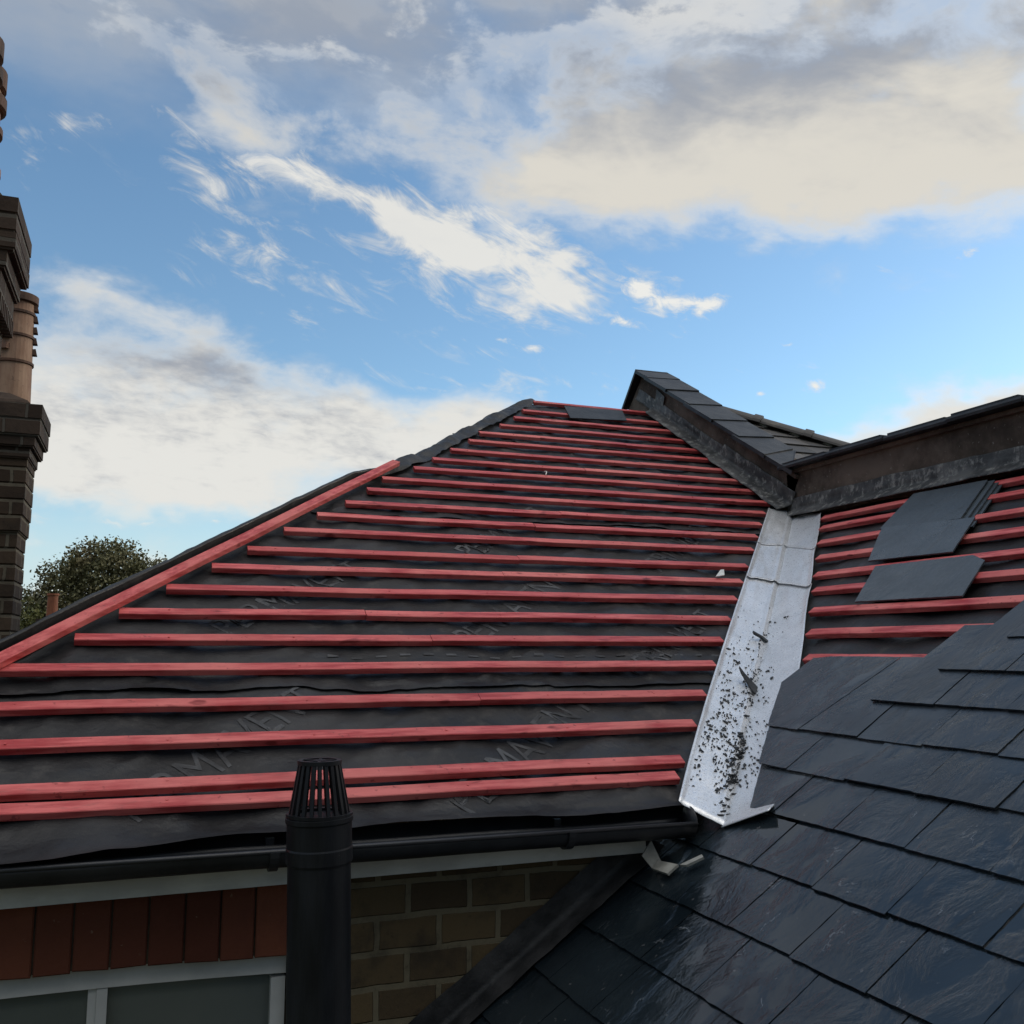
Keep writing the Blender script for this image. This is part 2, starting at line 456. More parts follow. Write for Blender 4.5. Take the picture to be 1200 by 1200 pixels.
# --- underlay dressed over the hip
mb = MB()
def fH(u, v):
    y = 2.90 + (6.99 - 2.90)*u
    base = PA(hipx(y), y)
    top = min(max((y - 5.25)/.25, 0), 1)
    wa = .0*(1-top) + .11*top*(1.0 + .5*nz(y*5, 3.0)); wc = .16
    n = nz(y*4.5, v*2.0, 5.0)
    rag = top*.022*nz(y*7.5, v*1.5, 8.0) + .006*nz(y*9, v*3, 2.0)
    ridge = .078 - .070*top + .010*nz(y*1.6, 1.0) + top*(.008 + .028*max(0, nz(y*3.3+2, 6.0)))
    a = (v - .5)*2                                       # -1 = A side, 1 = C side
    if a < 0:
        p = base + V(wa*(-a), 0, 0) + NA*(ridge*(1 - (-a)**1.6) + .012*top + rag)
        if top < 1: p += V(-.035, .035, 0)*(1-top)
    else:
        p = base + V(-.035, .035, 0)*(1-top) + V(-wc*a, 0, -wc*a*TC*1.0)*1.0 + V(0, 0, ridge*(1 - a**1.8)) + V(0,0,rag)
    return p
mb.grid(fH, 260, 14)
part(mb, 'hip_underlay', MT['underlay'], house, smooth=True)

# --- right pitch underlay
def memhB(s, y):
    return min(-.010 + .009*nz(s*3.0, y*2.2, 11.0) + .010*nz(s*6, y*1.5, 13.0) - .006*math.sin(y*11), -.0015)
mb = MB()
def fB(u, v):
    s = .58 + (4.80 - .58)*u
    x = s*CB
    yv = (x + .61)/.875 - .10
    ym = min(2.97, 9) if x < 1.75 else max(2.97 - (x-1.75)*3, yv - .0) if x < 1.9 else yv
    y = -1.6 + (ym + 1.6)*v
    return PB(s, y, memhB(s, y))
mb.grid(fB, 110, 130)
part(mb, 'roof_underlay', MT['underlay'], house, smooth=True)
# right pitch battens
for k, (s, yl) in enumerate([(3.162, 3.382),(3.355, 3.562),(3.535, 3.735),(3.726, 3.915),(3.886, 4.065),(4.075, 4.245),(4.262, 4.42),(4.452, 4.60),(4.60, 4.72)]):
    mb = MB(); w = .047; yl = 2.60 + (s - .03 - 2.30)*.932 - .012
    tw = rnd(-.012, .012)
    mb.beam(PB(s - w, yl, 0), PB(s - w + tw + .012, .6, 0), UB, NB, w, .025, 34, .006, .0022, 200 + k*5.3)
    part(mb, 'batten', MT['batten_cross'], house)

# --- valley flashing: three lapped sheets folded along the valley
def flash(u, v, lift=0.0):
    # u 0..1 up the valley, v -1 left edge .. 0 fold .. 1 right edge
    C0 = V(1.772, 2.761, -.597); C1 = V(valx(5.23), 5.23, T*5.23 - 2.25)
    C = C0.lerp(C1, u); C.z = T*C.y - 2.25
    L = PA(1.66 + 2.085*u, 2.904 + 2.318*u - .03*(1-u)**8)
    R_s0 = PB(2.262, 2.60, .052); R = PB(2.262 + 2.40*u, 2.60 + 2.20*u, .004 + .042*max(0, 1-u*22))
    if v < 0:
        p = C.lerp(L, -v); n = NA
    else:
        p = C.lerp(R, v); n = NB
    wv = .006*nz(u*9, v*2.0, 21.0) + .005*math.sin(u*24 + 2*v)*abs(v)
    if v < 0:
        edge = .012*max(0, (-v - .88)/.12)
        welt = .009*math.exp(-((v + .17)/.045)**2)*min(1, u/.03)
        h = .016 + wv*min(1, -v*2) + edge + welt
    else:
        q = min(1, max(0, (u - .42)/.08))                 # clear of the slates the sheet may ripple
        h = .016 - .006*v + q*(wv*min(1, v*2) + .010*max(0, (v - .88)/.12))
    return p + n*(h + lift)
for (u0, u1, lift) in [(0.0, .635, .003), (.615, .80, .0), (.785, 1.0, -.003)]:
    mb = MB()
    def fF(a, b_, u0=u0, u1=u1, lift=lift):
        u = u0 + (u1 - u0)*b_
        lf = lift + .010*max(0, 1 - b_*14) - .006*max(0, (b_-.93)/.07)
        return flash(u, a*2 - 1, lf)
    mb.grid(fF, 44, 70)
    o = part(mb, 'valley_flashing', MT['metal'], house, smooth=True)
    sm = o.modifiers.new('thickness', 'SOLIDIFY'); sm.thickness = .003; sm.offset = -1

# --- fitted slates of the right pitch
def slate_poly(poly, hfun, th=.0085, rough=.0017, seed=0.0):
    """poly: corners (s, y) in order; returns mesh builder of a riven slate"""
    pts = []
    n = len(poly)
    for i in range(n):
        a = Vector(poly[i]); b_ = Vector(poly[(i+1) % n]); L = (b_ - a).length
        k = max(2, int(L/.022)); d = (b_ - a)/L; nn = Vector((-d.y, d.x))
        for j in range(k):
            q = a + (b_ - a)*(j/k)
            e = rough*(nz(q.x*30+seed, q.y*30, seed, 3)) + (rough*.5*rnd(-1, 1) if j else 0)
            pts.append(q + nn*e)
    c = sum(pts, Vector((0,0)))/len(pts)
    top, mid, bot = [], [], []
    for q in pts:
        d = (c - q); d.normalize()
        h = hfun(q.x, q.y)
        top.append((q + d*.0001, h)); mid.append((q, h - .0012)); bot.append((q + d*.002, h - th))
    m_ = MB(); N = len(pts)
    vs = [PB(q.x, q.y, h) for q, h in top] + [PB(q.x, q.y, h) for q, h in mid] + [PB(q.x, q.y, h) for q, h in bot]
    fs = [list(range(N))]
    for r in (0, 1):
        for i in range(N):
            j = (i+1) % N
            fs.append([r*N+i, r*N+j, (r+1)*N+j, (r+1)*N+i])
    fs.append([2*N + i for i in range(N)][::-1])
    m_.add(vs, fs)
    return m_

AZ = math.radians(20.65); PT = math.radians(8.06)
fwd_h = V(math.sin(AZ), math.cos(AZ), 0); RT = V(math.cos(AZ), -math.sin(AZ), 0)
FW = fwd_h*math.cos(PT) + V(0,0,math.sin(PT)); UP = -fwd_h*math.sin(PT) + V(0,0,math.cos(PT))
def in_view(p, mg=15):
    d = p.dot(FW)
    if d < .05: return False
    x = 600 + 1130*p.dot(RT)/d; y = 600 - 1130*p.dot(UP)/d
    return -mg < x < 1200+mg and -mg < y < 1200+mg

def ycut(s):
    return min(2.734 + (s - 2.271)*.885, 3.312)
LEN = .478
ROWS = [  # tail, left end at tail (None = runs to the wall), joints from left to right
    (.640, None, 2.82), (.842, None, 2.67), (1.044, None, 2.81), (1.247, None, 2.66), (1.449, None, 2.80),
    (1.652, None, [2.815, 2.535, 2.252, 1.970, 1.688]), (1.858, None, [2.905, 2.630, 2.356, 2.083, 1.812]),
    (2.068, None, [2.775, 2.492, 2.211, 1.936]), (2.272, 'cut', [2.617, 2.330, 2.052, 1.780]),
    (2.473, 'cut', [2.757, 2.474, 2.187, 1.905]), (2.668, 'cut', [2.868, 2.600, 2.320, 2.042]),
    (2.863, 2.709, [2.426, 2.152]), (3.052, 2.560, [2.285, 2.0]), (3.239, 2.417, [2.14, 1.85])]
rest = MB(); nvis = 0
for ri, (tail, left, joints) in enumerate(ROWS):
    if not isinstance(joints, list): joints = [joints - .283*k for k in range(6)]
    joints = list(joints)
    while joints[-1] > -.6: joints.append(joints[-1] - .281 + rnd(-.006, .006))
    L0 = 2.985 if left is None else (ycut(tail) if left == 'cut' else left)
    bounds = [L0] + joints
    for k in range(len(bounds) - 1):
        ya, yb = bounds[k], bounds[k+1]
        if ya - yb < .02: continue
        g = .0021
        dt = rnd(-.004, .004); head = tail + LEN + rnd(-.004, .004)
        if tail < 2.2 and ya > 2.5: head = min(head, 2.268)
        sk = rnd(-.006, .006)
        if left == 'cut' and k == 0:
            if tail > 2.6:
                poly = [(tail+dt, ya), (tail+dt-.004, 2.906), (head, 2.824), (head, 3.308), (2.95, 3.316)]
            else:
                poly = [(tail+dt, ya), (tail+dt, yb+g), (head, yb+g+sk), (head, ycut(head))]
        elif tail > 2.6 and tail < 2.7 and k == 1:
            poly = [(tail+dt, 2.900), (tail+dt, yb+g), (head, yb+g+sk), (head, 2.818)]
        elif left not in (None, 'cut') and k == 0:
            poly = [(tail+dt, ya), (tail+dt, yb+g), (head, yb+g+sk), (head, ya-.03)]
        else:
            poly = [(tail+dt, ya-g), (tail+dt, yb+g), (head, yb+g+sk), (head, ya-g+sk)]
        r1 = rnd(-.0015, .0025) if tail > 2.0 else rnd(-.0004, .0006); r2 = rnd(-.002, .002)*(1 if tail > 2.0 else .25)
        hf = lambda s, y, tail=tail, r1=r1, r2=r2, ya=ya, yb=yb: .0445 + r1 + r2*(y-yb)/(ya-yb) - (s - tail)*(.0195+r1)/LEN
        pm = slate_poly(poly, hf, seed=ri*13.7 + k*3.1)
        vis = any(in_view(PB(a, b_, .04)) for a, b_ in poly) and not all(False for _ in ())
        if vis:
            part(pm, 'slate', MT['slate'], house); nvis += 1
        else:
            rest.add(pm.v, pm.f)
print('visible slates', nvis)
o = part(rest, 'slate_rows', MT['slate'], house); o['kind'] = 'stuff'
# lead flashing where the slates meet the brick wall
mb = MB()
def fAb(u, v):
    s = .60 + 1.42*u
    wob = .008*nz(s*6, v*2, 3)
    if v < .5:
        q = v/.5
        return PB(s, 2.985 - .075*(1-q) + wob, .052 + .010*q + wob*.5)
    q = (v - .5)/.5
    p = PB(s, 2.985, .062); return p + V(0, -.0 + .006, .095*q + wob)
mb.grid(fAb, 60, 8)
part(mb, 'abutment_flashing', MT['dark_lead'], house, smooth=True)

# --- front wall, window
mb = MB(); yw = 3.0
WX0, WX1, WZ0 = -.95, .437, -2.30
def arch(x): return -.868 - .016*((x + .26)/.69)**2
mb.box((WX1, yw, -7), (3.6, yw+.25, -.668))
mb.box((-1.13, yw, -7), (WX0, yw+.25, -.668))
mb.box((WX0, yw, -7), (WX1, yw+.25, WZ0))
mb.box((-1.13, yw+.252, -7), (-.88, 10.9, -.56))
mb.box((.62, -1.4, -7), (.80, 2.985, -1.52))
mb.box((-.878, 10.65, -7), (4.2, 10.9, -.50))
part(mb, 'brick_wall', MT['brick'], house)
mb = MB()
nb = 15; x0 = WX0 - .06; x1 = WX1 - .004
for k in range(nb):
    a = x0 + (x1-x0)*k/nb + .0025; b_ = x0 + (x1-x0)*(k+1)/nb - .0025
    zt = -.669 + rnd(-.002, .002); pr = rnd(-.002, .003)
    za, zb = arch(a) + rnd(-.003,.003), arch(b_) + rnd(-.003,.003)
    r1 = [V(a, yw-.003-pr, za), V(b_, yw-.003-pr, zb), V(b_, yw-.003-pr, zt), V(a, yw-.003-pr, zt)]
    r0 = [V(p.x + (.004 if i in (0,3) else -.004), p.y-.004, p.z + (.004 if i < 2 else -.004)) for i, p in enumerate(r1)]
    r2 = [p + V(0, .11, 0) for p in r1]
    mb.loft([r0, r1, r2])
part(mb, 'soldier_arch', MT['soldier'], house)
mb = MB()
N = 24
rings = []
for k in range(N+1):
    x = x0 + (x1 - x0)*k/N
    rings.append([V(x, yw+.002, arch(x)+.004), V(x, yw+.002, -.672), V(x, yw+.20, -.672), V(x, yw+.20, arch(x)+.004)])
mb.loft(rings)
part(mb, 'arch_mortar', MT['mortar'], house)
win_m = MB()
fy = yw + .035
def hbar(z0f, z1f, xa, xb, ya, yb, n=20):
    rings = []
    for k in range(n+1):
        x = xa + (xb-xa)*k/n
        rings.append([V(x, ya, z0f(x)), V(x, yb, z0f(x)), V(x, yb, z1f(x)), V(x, ya, z1f(x))])
    win_m.loft(rings)
hbar(lambda x: arch(x)-.058, lambda x: arch(x)-.002, WX0+.003, WX1-.003, fy, fy+.07)
win_m.box((WX1-.045, fy+.001, WZ0+.06), (WX1-.004, fy+.07, -.952))
win_m.box((WX0+.004, fy+.001, WZ0+.06), (WX0+.045, fy+.07, -.952))
win_m.box((WX0+.004, fy, WZ0+.003), (WX1-.004, fy+.07, WZ0+.06))
hbar(lambda x: -1.0+.0, lambda x: arch(x)-.058, WX0+.045, WX0+.046, fy+.02, fy+.05, 1)
win_m.box((-.078, fy+.004, WZ0+.061), (-.050, fy+.06, -.93))
win_m.box((-.10, fy+.012, WZ0+.061), (-.0785, fy+.055, -.925))
wo = part(win_m, 'window', MT['frame'], house)
pm = MB(); pm.box((WX0+.03, fy+.03, WZ0+.05), (WX1-.03, fy+.036, -.915))
part(pm, 'pane', MT['glass'], wo)
pm = MB(); pm.box((WX0-.2, fy+.30, WZ0-.2), (WX1+.2, fy+.32, -.70))
part(pm, 'blind', mat_simple('dim_blind', (.20, .22, .21), (.26, .28, .27), 3, .9, .2, 0), wo)
# fascia, broken boxed end
mb = MB()
rings = []
for k in range(31):
    x = -1.16 + (1.575 + 1.16)*k/30
    d = .002*nz(x*5, 1.0)
    rings.append([V(x, 2.93+d, -.672+.004*(x+.3)), V(x, 2.952, -.672+.004*(x+.3)), V(x, 2.952, -.60), V(x, 2.93+d, -.60)])
mb.loft(rings)
mb.box((-1.16, 2.953, -.664), (1.9, 2.999, -.655))
part(mb, 'fascia_board', MT['white'], house)
mb = MB()
mb.add([V(1.522,2.86,-.657), V(1.556,2.86,-.612), V(1.585,2.845,-.681), V(1.556,2.845,-.703)], [[0,1,2,3]])
mb.add([V(1.544,2.83,-.694), V(1.572,2.84,-.674), V(1.583,2.735,-.666), V(1.546,2.736,-.691)], [[0,1,2,3]])
mb.add([V(1.585,2.728,-.666), V(1.637,2.682,-.630), V(1.631,2.664,-.634), V(1.59,2.696,-.661)], [[0,1,2,3]])
o = part(mb, 'boxed_end', mat_simple('dirty_white_plastic', (.20, .20, .18), (.34, .34, .31), 14, .6, .3, .2, 40), house); sm = o.modifiers.new('t', 'SOLIDIFY'); sm.thickness = .008; sm.offset = 0
o['label'] = 'broken white boxed end of the fascia'
mb = MB(); mb.add([V(-1.17, 2.957, -.525), V(1.95, 2.957, -.525), V(1.95, 2.885, -.612), V(-1.17, 2.885, -.612)], [[0,1,2,3]])
part(mb, 'dark_gap_strip', MT['gutter'], house)  # black strip added so the gap between underlay lip and gutter reads dark
# gutter
mb = MB()
def fG(u, v):
    x = -1.22 + (1.690 + 1.22)*u
    a = math.pi*v
    r = .048
    zc = -.550 + .003*nz(x*2, 0) - .004*x
    return V(x, 2.845 - r*math.cos(a), zc - r*1.0*math.sin(a))
mb.grid(fG, 50, 14)
go = part(mb, 'gutter', MT['gutter'], house, smooth=True)
sm = go.modifiers.new('t', 'SOLIDIFY'); sm.thickness = .004; sm.offset = 1
mb = MB(); mb.tube([V(-1.22, 2.795, -.545), V(.3, 2.795, -.551), V(1.69, 2.795, -.557)], [.007]*3, 8)
mb.tube([V(1.688, 2.845, -.558), V(1.694, 2.845, -.558)], [.0485, .0485], 24)
part(mb, 'rim_bead', MT['gutter'], go, smooth=True)
for x in (-.62, .36, 1.25):
    mb = MB()
    rings = []
    for k in range(13):
        a = math.pi*k/12
        c = V(x, 2.845, -.550 - .004*x); d = V(0, -math.cos(a), -math.sin(a))
        rings.append([c + d*.0535 + V(-.012,0,0), c + d*.0535 + V(.012,0,0), c + d*.060 + V(.012,0,0), c + d*.060 + V(-.012,0,0)])
    mb.loft(rings); mb.box((x-.012, 2.905, -.60), (x+.012, 2.929, -.535))
    part(mb, 'bracket', MT['gutter'], go)

# ------------------------------------------------------------------ parapet wall
par = thing('parapet_wall', 'dark rendered parapet wall with slate coping, level then rising up the roof to a peak', 'wall', (4.05, 3.0, -1.0))
XB = 4.10; YE = 7.22
def pz(y): return T*y - 2.25
mb = MB()
# level arm
mb.box((XW, -1.6, .30), (XB, 5.215, 1.150))
# rising arm: section in the yz plane, end cut square to the slope
def pa(x, y, h): return PA(x, y, h)
a0 = [pa(XW, 5.216, -.3), pa(XW, 5.216, .262), pa(XW, 7.275, .262), pa(XW, 7.42, -.3)]
mb.loft([a0, [p + V(XB - XW, 0, 0) for p in a0]])
wl = part(mb, 'wall_render', MT['render'], par)
# lead flashing at the foot
mb = MB()
def fL(u, v):
    y = -1.6 + 6.80*u
    base = PB(XW/CB, y).z
    lo = .010 + .018*nz(y*3.5, 2.0) ; hi = .125 + .010*nz(y*2.2, 5.0)
    foot = .075*max(0, 1 - v*5)
    return V(XW - .006 - .010*(1-v) - foot + .006*nz(y*5, v*3, 4.0), y, base + .026 + lo*(1-v)*.3 + (hi-.03)*v - foot*.5)
mb.grid(fL, 160, 10)
def fL2(u, v):
    y = 5.19 + (7.27 - 5.19)*u
    stp = .016 if y < 6.0 else 0.0
    hi = .100 + .012*nz(y*2.5, 3.0) + stp*1.4; foot = .10*max(0, 1 - v*4)*min(1, max(0, (7.02 - y)/.08))
    return pa(XW - .006 - stp*.5 - .006*(1-v) - foot + .008*nz(y*6, v*3, 6.0), y, .030 + .010*nz(y*5, 8.0)*(1-v) + hi*v)
mb.grid(fL2, 110, 10)
lo = part(mb, 'lead_flashing', MT['lead'], par, smooth=True)
sm = lo.modifiers.new('t', 'SOLIDIFY'); sm.thickness = .006; sm.offset = 0
# coping slates on the rising arm
ys = [5.17, 5.46, 5.78, 6.10, 6.43, 6.76, 7.06, 7.28]
for k in range(len(ys)-1):
    mb = MB()
    ya, yb = ys[k] + .003, ys[k+1] + .05 if k < len(ys)-2 else ys[k+1]
    xa = XW - .085 + rnd(-.014, .010); xb = XB + .055
    h0 = .292 + rnd(-.002, .004); h1 = h0 - .010
    if k == 0:
        q = [pa(xa, ya+.02, h0), pa(xb, ya+.42, h0), pa(xb, yb+.1, h1), pa(xa, yb, h1)]
    else:
        q = [pa(xa, ya, h0), pa(xb, ya+.05, h0), pa(xb, yb+.05, h1), pa(xa, yb, h1)]
    if k == 1: q[1] = pa(xb, ya+.16, h0)
    bq = [p - NA*.026 for p in q]
    mb.loft([bq, q])
    part(mb, 'coping_slate', MT['slate_dark'], par)
# end slate over the peak
mb = MB()
q = [pa(XW-.070, 7.300, .285), pa(XB+.050, 7.310, .285), pa(XB+.050, 7.46, -.10), pa(XW-.030, 7.44, -.12)]
mb.loft([[p - UA*.024 for p in q], q])
part(mb, 'coping_slate', MT['slate_dark'], par)
# mortar bed under the coping
mb = MB()
q0 = [pa(XW-.028, 5.214, .235), pa(XW-.028, 5.214, .262), pa(XW-.028, 7.27, .262), pa(XW-.028, 7.27, .235)]
mb.loft([q0, [p + V(.025, 0, 0) for p in q0]])
mb.box((XW-.028, -1.6, 1.128), (XW-.003, 5.19, 1.150))
part(mb, 'mortar_bed', MT['render'], par)
# coping on the level arm
y = 5.20
while y > -1.5:
    mb = MB(); L = rnd(.44, .50); d = rnd(-.005, .005); zz = 1.152 + rnd(0, .004)
    a, b_ = y - .002, y - L
    up_ = .028
    mb.loft([[V(XW-.085+d, a, zz), V(XB+.08, a, zz), V(XB+.08, b_, zz), V(XW-.085+d, b_, zz)],
             [V(XW-.088+d, a, zz+up_*.5), V(XB+.08, a, zz+up_*.5), V(XB+.08, b_, zz+up_*.5), V(XW-.088+d, b_, zz+up_*.5)],
             [V(XW-.080+d, a, zz+up_), V(XB+.08, a, zz+up_), V(XB+.08, b_, zz+up_), V(XW-.080+d, b_, zz+up_)]])
    part(mb, 'coping_slate', MT['slate_dark'], par)
    mb = MB(); mb.box((XW-.070+d, b_+.03, zz+up_+.001), (XB+.06, a-.02, zz+up_+.014))
    part(mb, 'coping_slate', MT['slate_dark'], par)
    y -= L
# broken lead patch near the peak
mb = MB(); mb.add([pa(XW-.012, 6.98, .10), pa(XW-.012, 6.86, .12), pa(XW-.020, 6.86, .20), pa(XW-.016, 7.00, .215)], [[0,1,2,3]])
o = part(mb, 'lead_patch', MT['lead'], par); sm = o.modifiers.new('t','SOLIDIFY'); sm.thickness = .006

# ------------------------------------------------------------------ neighbouring house
nh = thing('neighbouring_house', 'slate roof with clay hip tiles just showing behind the parapet corner', 'house', (6, 6, -7))
def hip2(y): return 4.50 + (7.02 - y)*1.12
mb = MB()
yy = 2.9
while yy < 7.0:
    x = XB + .002 + rnd(0, .15)
    xe = hip2(yy + .09)
    mb_x0 = XB + .002
    while mb_x0 < xe:
        xr = min(x, xe)
        if xr - mb_x0 > .02:
            a, b_ = yy, min(yy + .24, 7.02)
            q = [PA(mb_x0+.002, a, .078), PA(xr-.002, a, .078), PA(xr-.002, b_, .060), PA(mb_x0+.002, b_, .060)]
            mb.loft([[p - NA*.008 for p in q], q])
        mb_x0 = x; x += .26
    yy += .172
for (p1, p2, p3, p4) in [((XB,-1.5,.90),(XB,5.4,.90),(8.2,5.4,-1.85),(8.2,-1.5,-1.85)), ((4.5,7.03,2.03),(9.0,3.0,-.42),(9.0,11.0,-.42),(4.5,7.6,2.03))]:
    mb.add([V(*p1), V(*p2), V(*p3), V(*p4)], [[0,1,2,3]])
part(mb, 'roof', MT['old_slate_roof'], nh)
n = 14
for k in range(n):
    ya = 7.05 - k*.27; yb = ya - .285
    A_ = PA(hip2(ya), ya, .075); B_ = PA(hip2(yb), yb, .075)
    mb = MB(); d = (B_ - A_).normalized(); side = d.cross(V(0,0,1)).normalized(); upv = side.cross(d)
    rings = []
    for P_, rr in ((A_, .058), (A_.lerp(B_, .85), .062), (A_.lerp(B_, .86), .074), (B_, .076)):
        rings.append([P_ + side*(rr*1.25*math.cos(math.pi*i/10)) + upv*(rr*math.sin(math.pi*i/10)) for i in range(11)])
    mb.loft(rings)
    part(mb, 'hip_tile', MT['old_slate_roof'], nh)
mb = MB(); mb.box((4.23, 3.0, -7), (8.6, 10.8, -.75)); part(mb, 'wall', MT['brick'], nh)
mb = MB(); mb.box((4.23, -1.4, -7), (7.6, 2.99, -1.75)); part(mb, 'wall', MT['brick'], nh)

# ------------------------------------------------------------------ vent pipe
vp = thing('vent_pipe', 'black plastic soil vent pipe topped by a slotted cage, in front of the gutter', 'pipe', (.45, 2.40, -7))
def ax(z): return V(.4165 - (z + .62)*.0235, 2.40, z)
mb = MB()
mb.tube([ax(-7), ax(-1.6), ax(-.50)], [.0745, .0745, .0745], 72)
part(mb, 'pipe', MT['pipe'], vp)
mb = MB()
prof = [(-.505, .0762), (-.50, .0785), (-.470, .0785), (-.466, .0770), (-.412, .0770), (-.408, .0800), (-.398, .0800), (-.395, .0745)]
mb.tube([ax(z) for z, r in prof], [r for z, r in prof], 72)
part(mb, 'socket', MT['pipe'], vp, smooth=False)
cg = MB()
nb = 22
for k in range(nb):
    a = 2*math.pi*k/nb
    d = V(math.cos(a), math.sin(a), 0); s_ = V(-math.sin(a), math.cos(a), 0)
    rings = []
    for z, r in ((-.394, .0735), (-.272, .0505)):
        c_ = ax(z)
        rings.append([c_ + d*(r-.008) - s_*.0042, c_ + d*r - s_*.0042, c_ + d*r + s_*.0042, c_ + d*(r-.008) + s_*.0042])
    cg.loft(rings)
def ring(mbx, z0, z1, ro, ri, n=40):
    rr = []
    for k in range(n+1):
        a = 2*math.pi*k/n; d = V(math.cos(a), math.sin(a), 0)
        rr.append([ax(z0)+d*ri, ax(z0)+d*ro, ax(z1)+d*ro, ax(z1)+d*ri])
    mbx.loft(rr, cap=False)
ring(cg, -.3965, -.389, .0790, .064); ring(cg, -.276, -.266, .0525, .041); ring(cg, -.2735, -.2665, .016, .004)
for k in range(6):
    a = math.pi*k/3 + .3
    d = V(math.cos(a), math.sin(a), 0); s_ = V(-math.sin(a), math.cos(a), 0)*.0035
    cg.loft([[ax(-.2725)+d*.014-s_, ax(-.2725)+d*.014+s_, ax(-.2672)+d*.014+s_, ax(-.2672)+d*.014-s_],
             [ax(-.2725)+d*.043-s_, ax(-.2725)+d*.043+s_, ax(-.2672)+d*.043+s_, ax(-.2672)+d*.043-s_]])
part(cg, 'cage', MT['pipe'], vp)

# ------------------------------------------------------------------ loose slates, shards, scraps
def loose(poly, h0, h1, label, th=.008, group='loose slates lying on the battens', name='loose_slate', seed=0.0, sref=None):
    s0 = min(p[0] for p in poly); s1 = max(p[0] for p in poly)
    hf = lambda s, y: h0 + (h1-h0)*(s - s0)/(s1 - s0)
    m_ = slate_poly(poly, hf, th, .0018, seed)
    c = PB(sum(p[0] for p in poly)/len(poly), sum(p[1] for p in poly)/len(poly), h0 - th)
    o = m_.build(name, MT['dry_slate'])
    o.data.transform(Matrix.Translation(-c)); o.location = c
    return tag(o, label, 'slate', group)
# stack under the parapet: dark edges of slates leaning below the uppermost
st = [(4.591,3.956),(4.578,3.463),(4.195,3.338),(4.225,3.884)]
for k in range(3):
    dy = -.030*(k+1) + .006*k
    pl = [(a - .012*(k+1) + (.02 if i < 2 else 0), b_ + dy) for i, (a, b_) in enumerate(st)]
    loose(pl, .048 - .010*(k+1) + .0, .050 - .010*(k+1), ['first slate beneath the topmost loose slate, only its right edge showing',
          'middle hidden slate of the loose stack under the lead flashing, a dark edge',
          'lowest slate of the loose stack under the lead flashing, touching the battens'][k], .008, seed=k*4.0+50)
loose(st, .050, .052, 'topmost loose slate, tucked up against the lead flashing of the parapet', seed=3.0)
loose([(4.222,3.861),(4.176,3.238),(3.899,3.160),(3.908,3.684)], .040, .056, 'middle loose slate overlapped on the one by the parapet flashing', seed=11.0)
loose([(3.850,3.585),(3.852,3.018),(3.797,2.917),(3.533,2.829),(3.541,3.436)], .037, .037, 'lowest loose slate, with a clipped corner, lying by itself between two red battens', seed=17.0)
# slate lying on the top battens of the left pitch
def loose_A(pts, h, label, name, mat, th=.007, cat='slate', group=None):
    q = [PA(x, y, h) for x, y in pts]
    c = sum(q, Vector())/len(q)
    mb = MB(); mb.loft([[p - NA*th - c for p in q], [p - c for p in q]])
    o = mb.build(name, mat); o.location = c
    return tag(o, label, cat, group)
loose_A([(3.03,6.88),(3.56,6.905),(3.475,6.665),(2.96,6.605)], .036, 'grey slate laid flat across the topmost battens below the ridge', 'loose_slate', MT['slate_dark'], group='loose slates lying on the battens')
def shard(u, v, pts, label, tilt=.02):
    c = flash(u, v, .006); n = NA if v < 0 else NB
    dx = (flash(u, v+.05) - flash(u, v-.05)).normalized(); dy = n.cross(dx)
    mb = MB(); top = []; bot = []
    for i, (a, b_) in enumerate(pts):
        p = dx*a + dy*b_ + n*(tilt*(i % 2)); top.append(p + n*.010); bot.append(p)
    mb.loft([bot, top]); o = mb.build('slate_shard', MT['slate_dark']); o.location = c
    return tag(o, label, 'slate shard', 'broken slate pieces in the valley')
shard(.275, -.10, [(-.085,.060),(-.05,.035),(.035,.005),(.030,-.065),(.0,-.052),(-.07,.028)], 'broken wedge of dark slate lying in the fold of the metal valley', .0)
shard(.405, -.14, [(-.055,.0),(.0,.018),(.055,.008),(.045,-.012),(-.01,-.004),(-.05,-.016)], 'thin dark slate splinter higher up the metal valley', .0)
loose_A([(2.735,4.300),(2.800,4.318),(2.835,4.375),(2.812,4.372)], .040, 'pale pointed plastic scrap standing on a batten near the valley', 'plastic_scrap', MT['scrap'], .003, 'scrap')
# thin curled offcut near the middle of the battens
mb = MB(); c = PA(2.28, 5.50, .03); pts = [c + V(.016*math.sin(t_*2.2), 0, 0) + UA*(.06*(t_-.5)) + NA*(.012*math.sin(t_*3.1)+.004) - c for t_ in [k/10 for k in range(11)]]
mb.tube(pts, [.0035]*11, 6); o = mb.build('curled_offcut', MT['scrap'], smooth=True); o.location = c
tag(o, 'thin pale curled strip lying across the upper battens left of the parapet', 'scrap')
# chips of slate scattered over the lower valley
mb = MB(); cnt = 0
while cnt < 760:
    u = abs(random.gauss(0, .19)); v = random.choice([rnd(-.9, -.05), rnd(-.9, -.05), rnd(-.8, .0), random.gauss(-.10, .12), random.gauss(.4, .3)])
    if u > .52 or not -.92 < v < .92 or u < .005: continue
    if v > .55 and u > .09: continue
    if nz(u*12, v*2.5, 9) < -.30: continue
    c = flash(u, v, .004 + (.0)); n = NA if v < 0 else NB
    dx = (flash(u, v+.02) - flash(u, v-.02)).normalized(); dy = n.cross(dx)
    L = min(.0020 + random.expovariate(1/.0022), .012); w = L*rnd(.35, .8); a = rnd(0, 3.14)
    e1 = dx*math.cos(a) + dy*math.sin(a); e2 = n.cross(e1)
    k = random.choice([3, 4, 5]); r0 = []
    for i in range(k):
        t_ = 2*math.pi*i/k + rnd(-.4, .4)
        r0.append(c + e1*(L*math.cos(t_)) + e2*(w*math.sin(t_)))
    mb.loft([r0, [p + n*rnd(.002, .005) for p in r0]]); cnt += 1
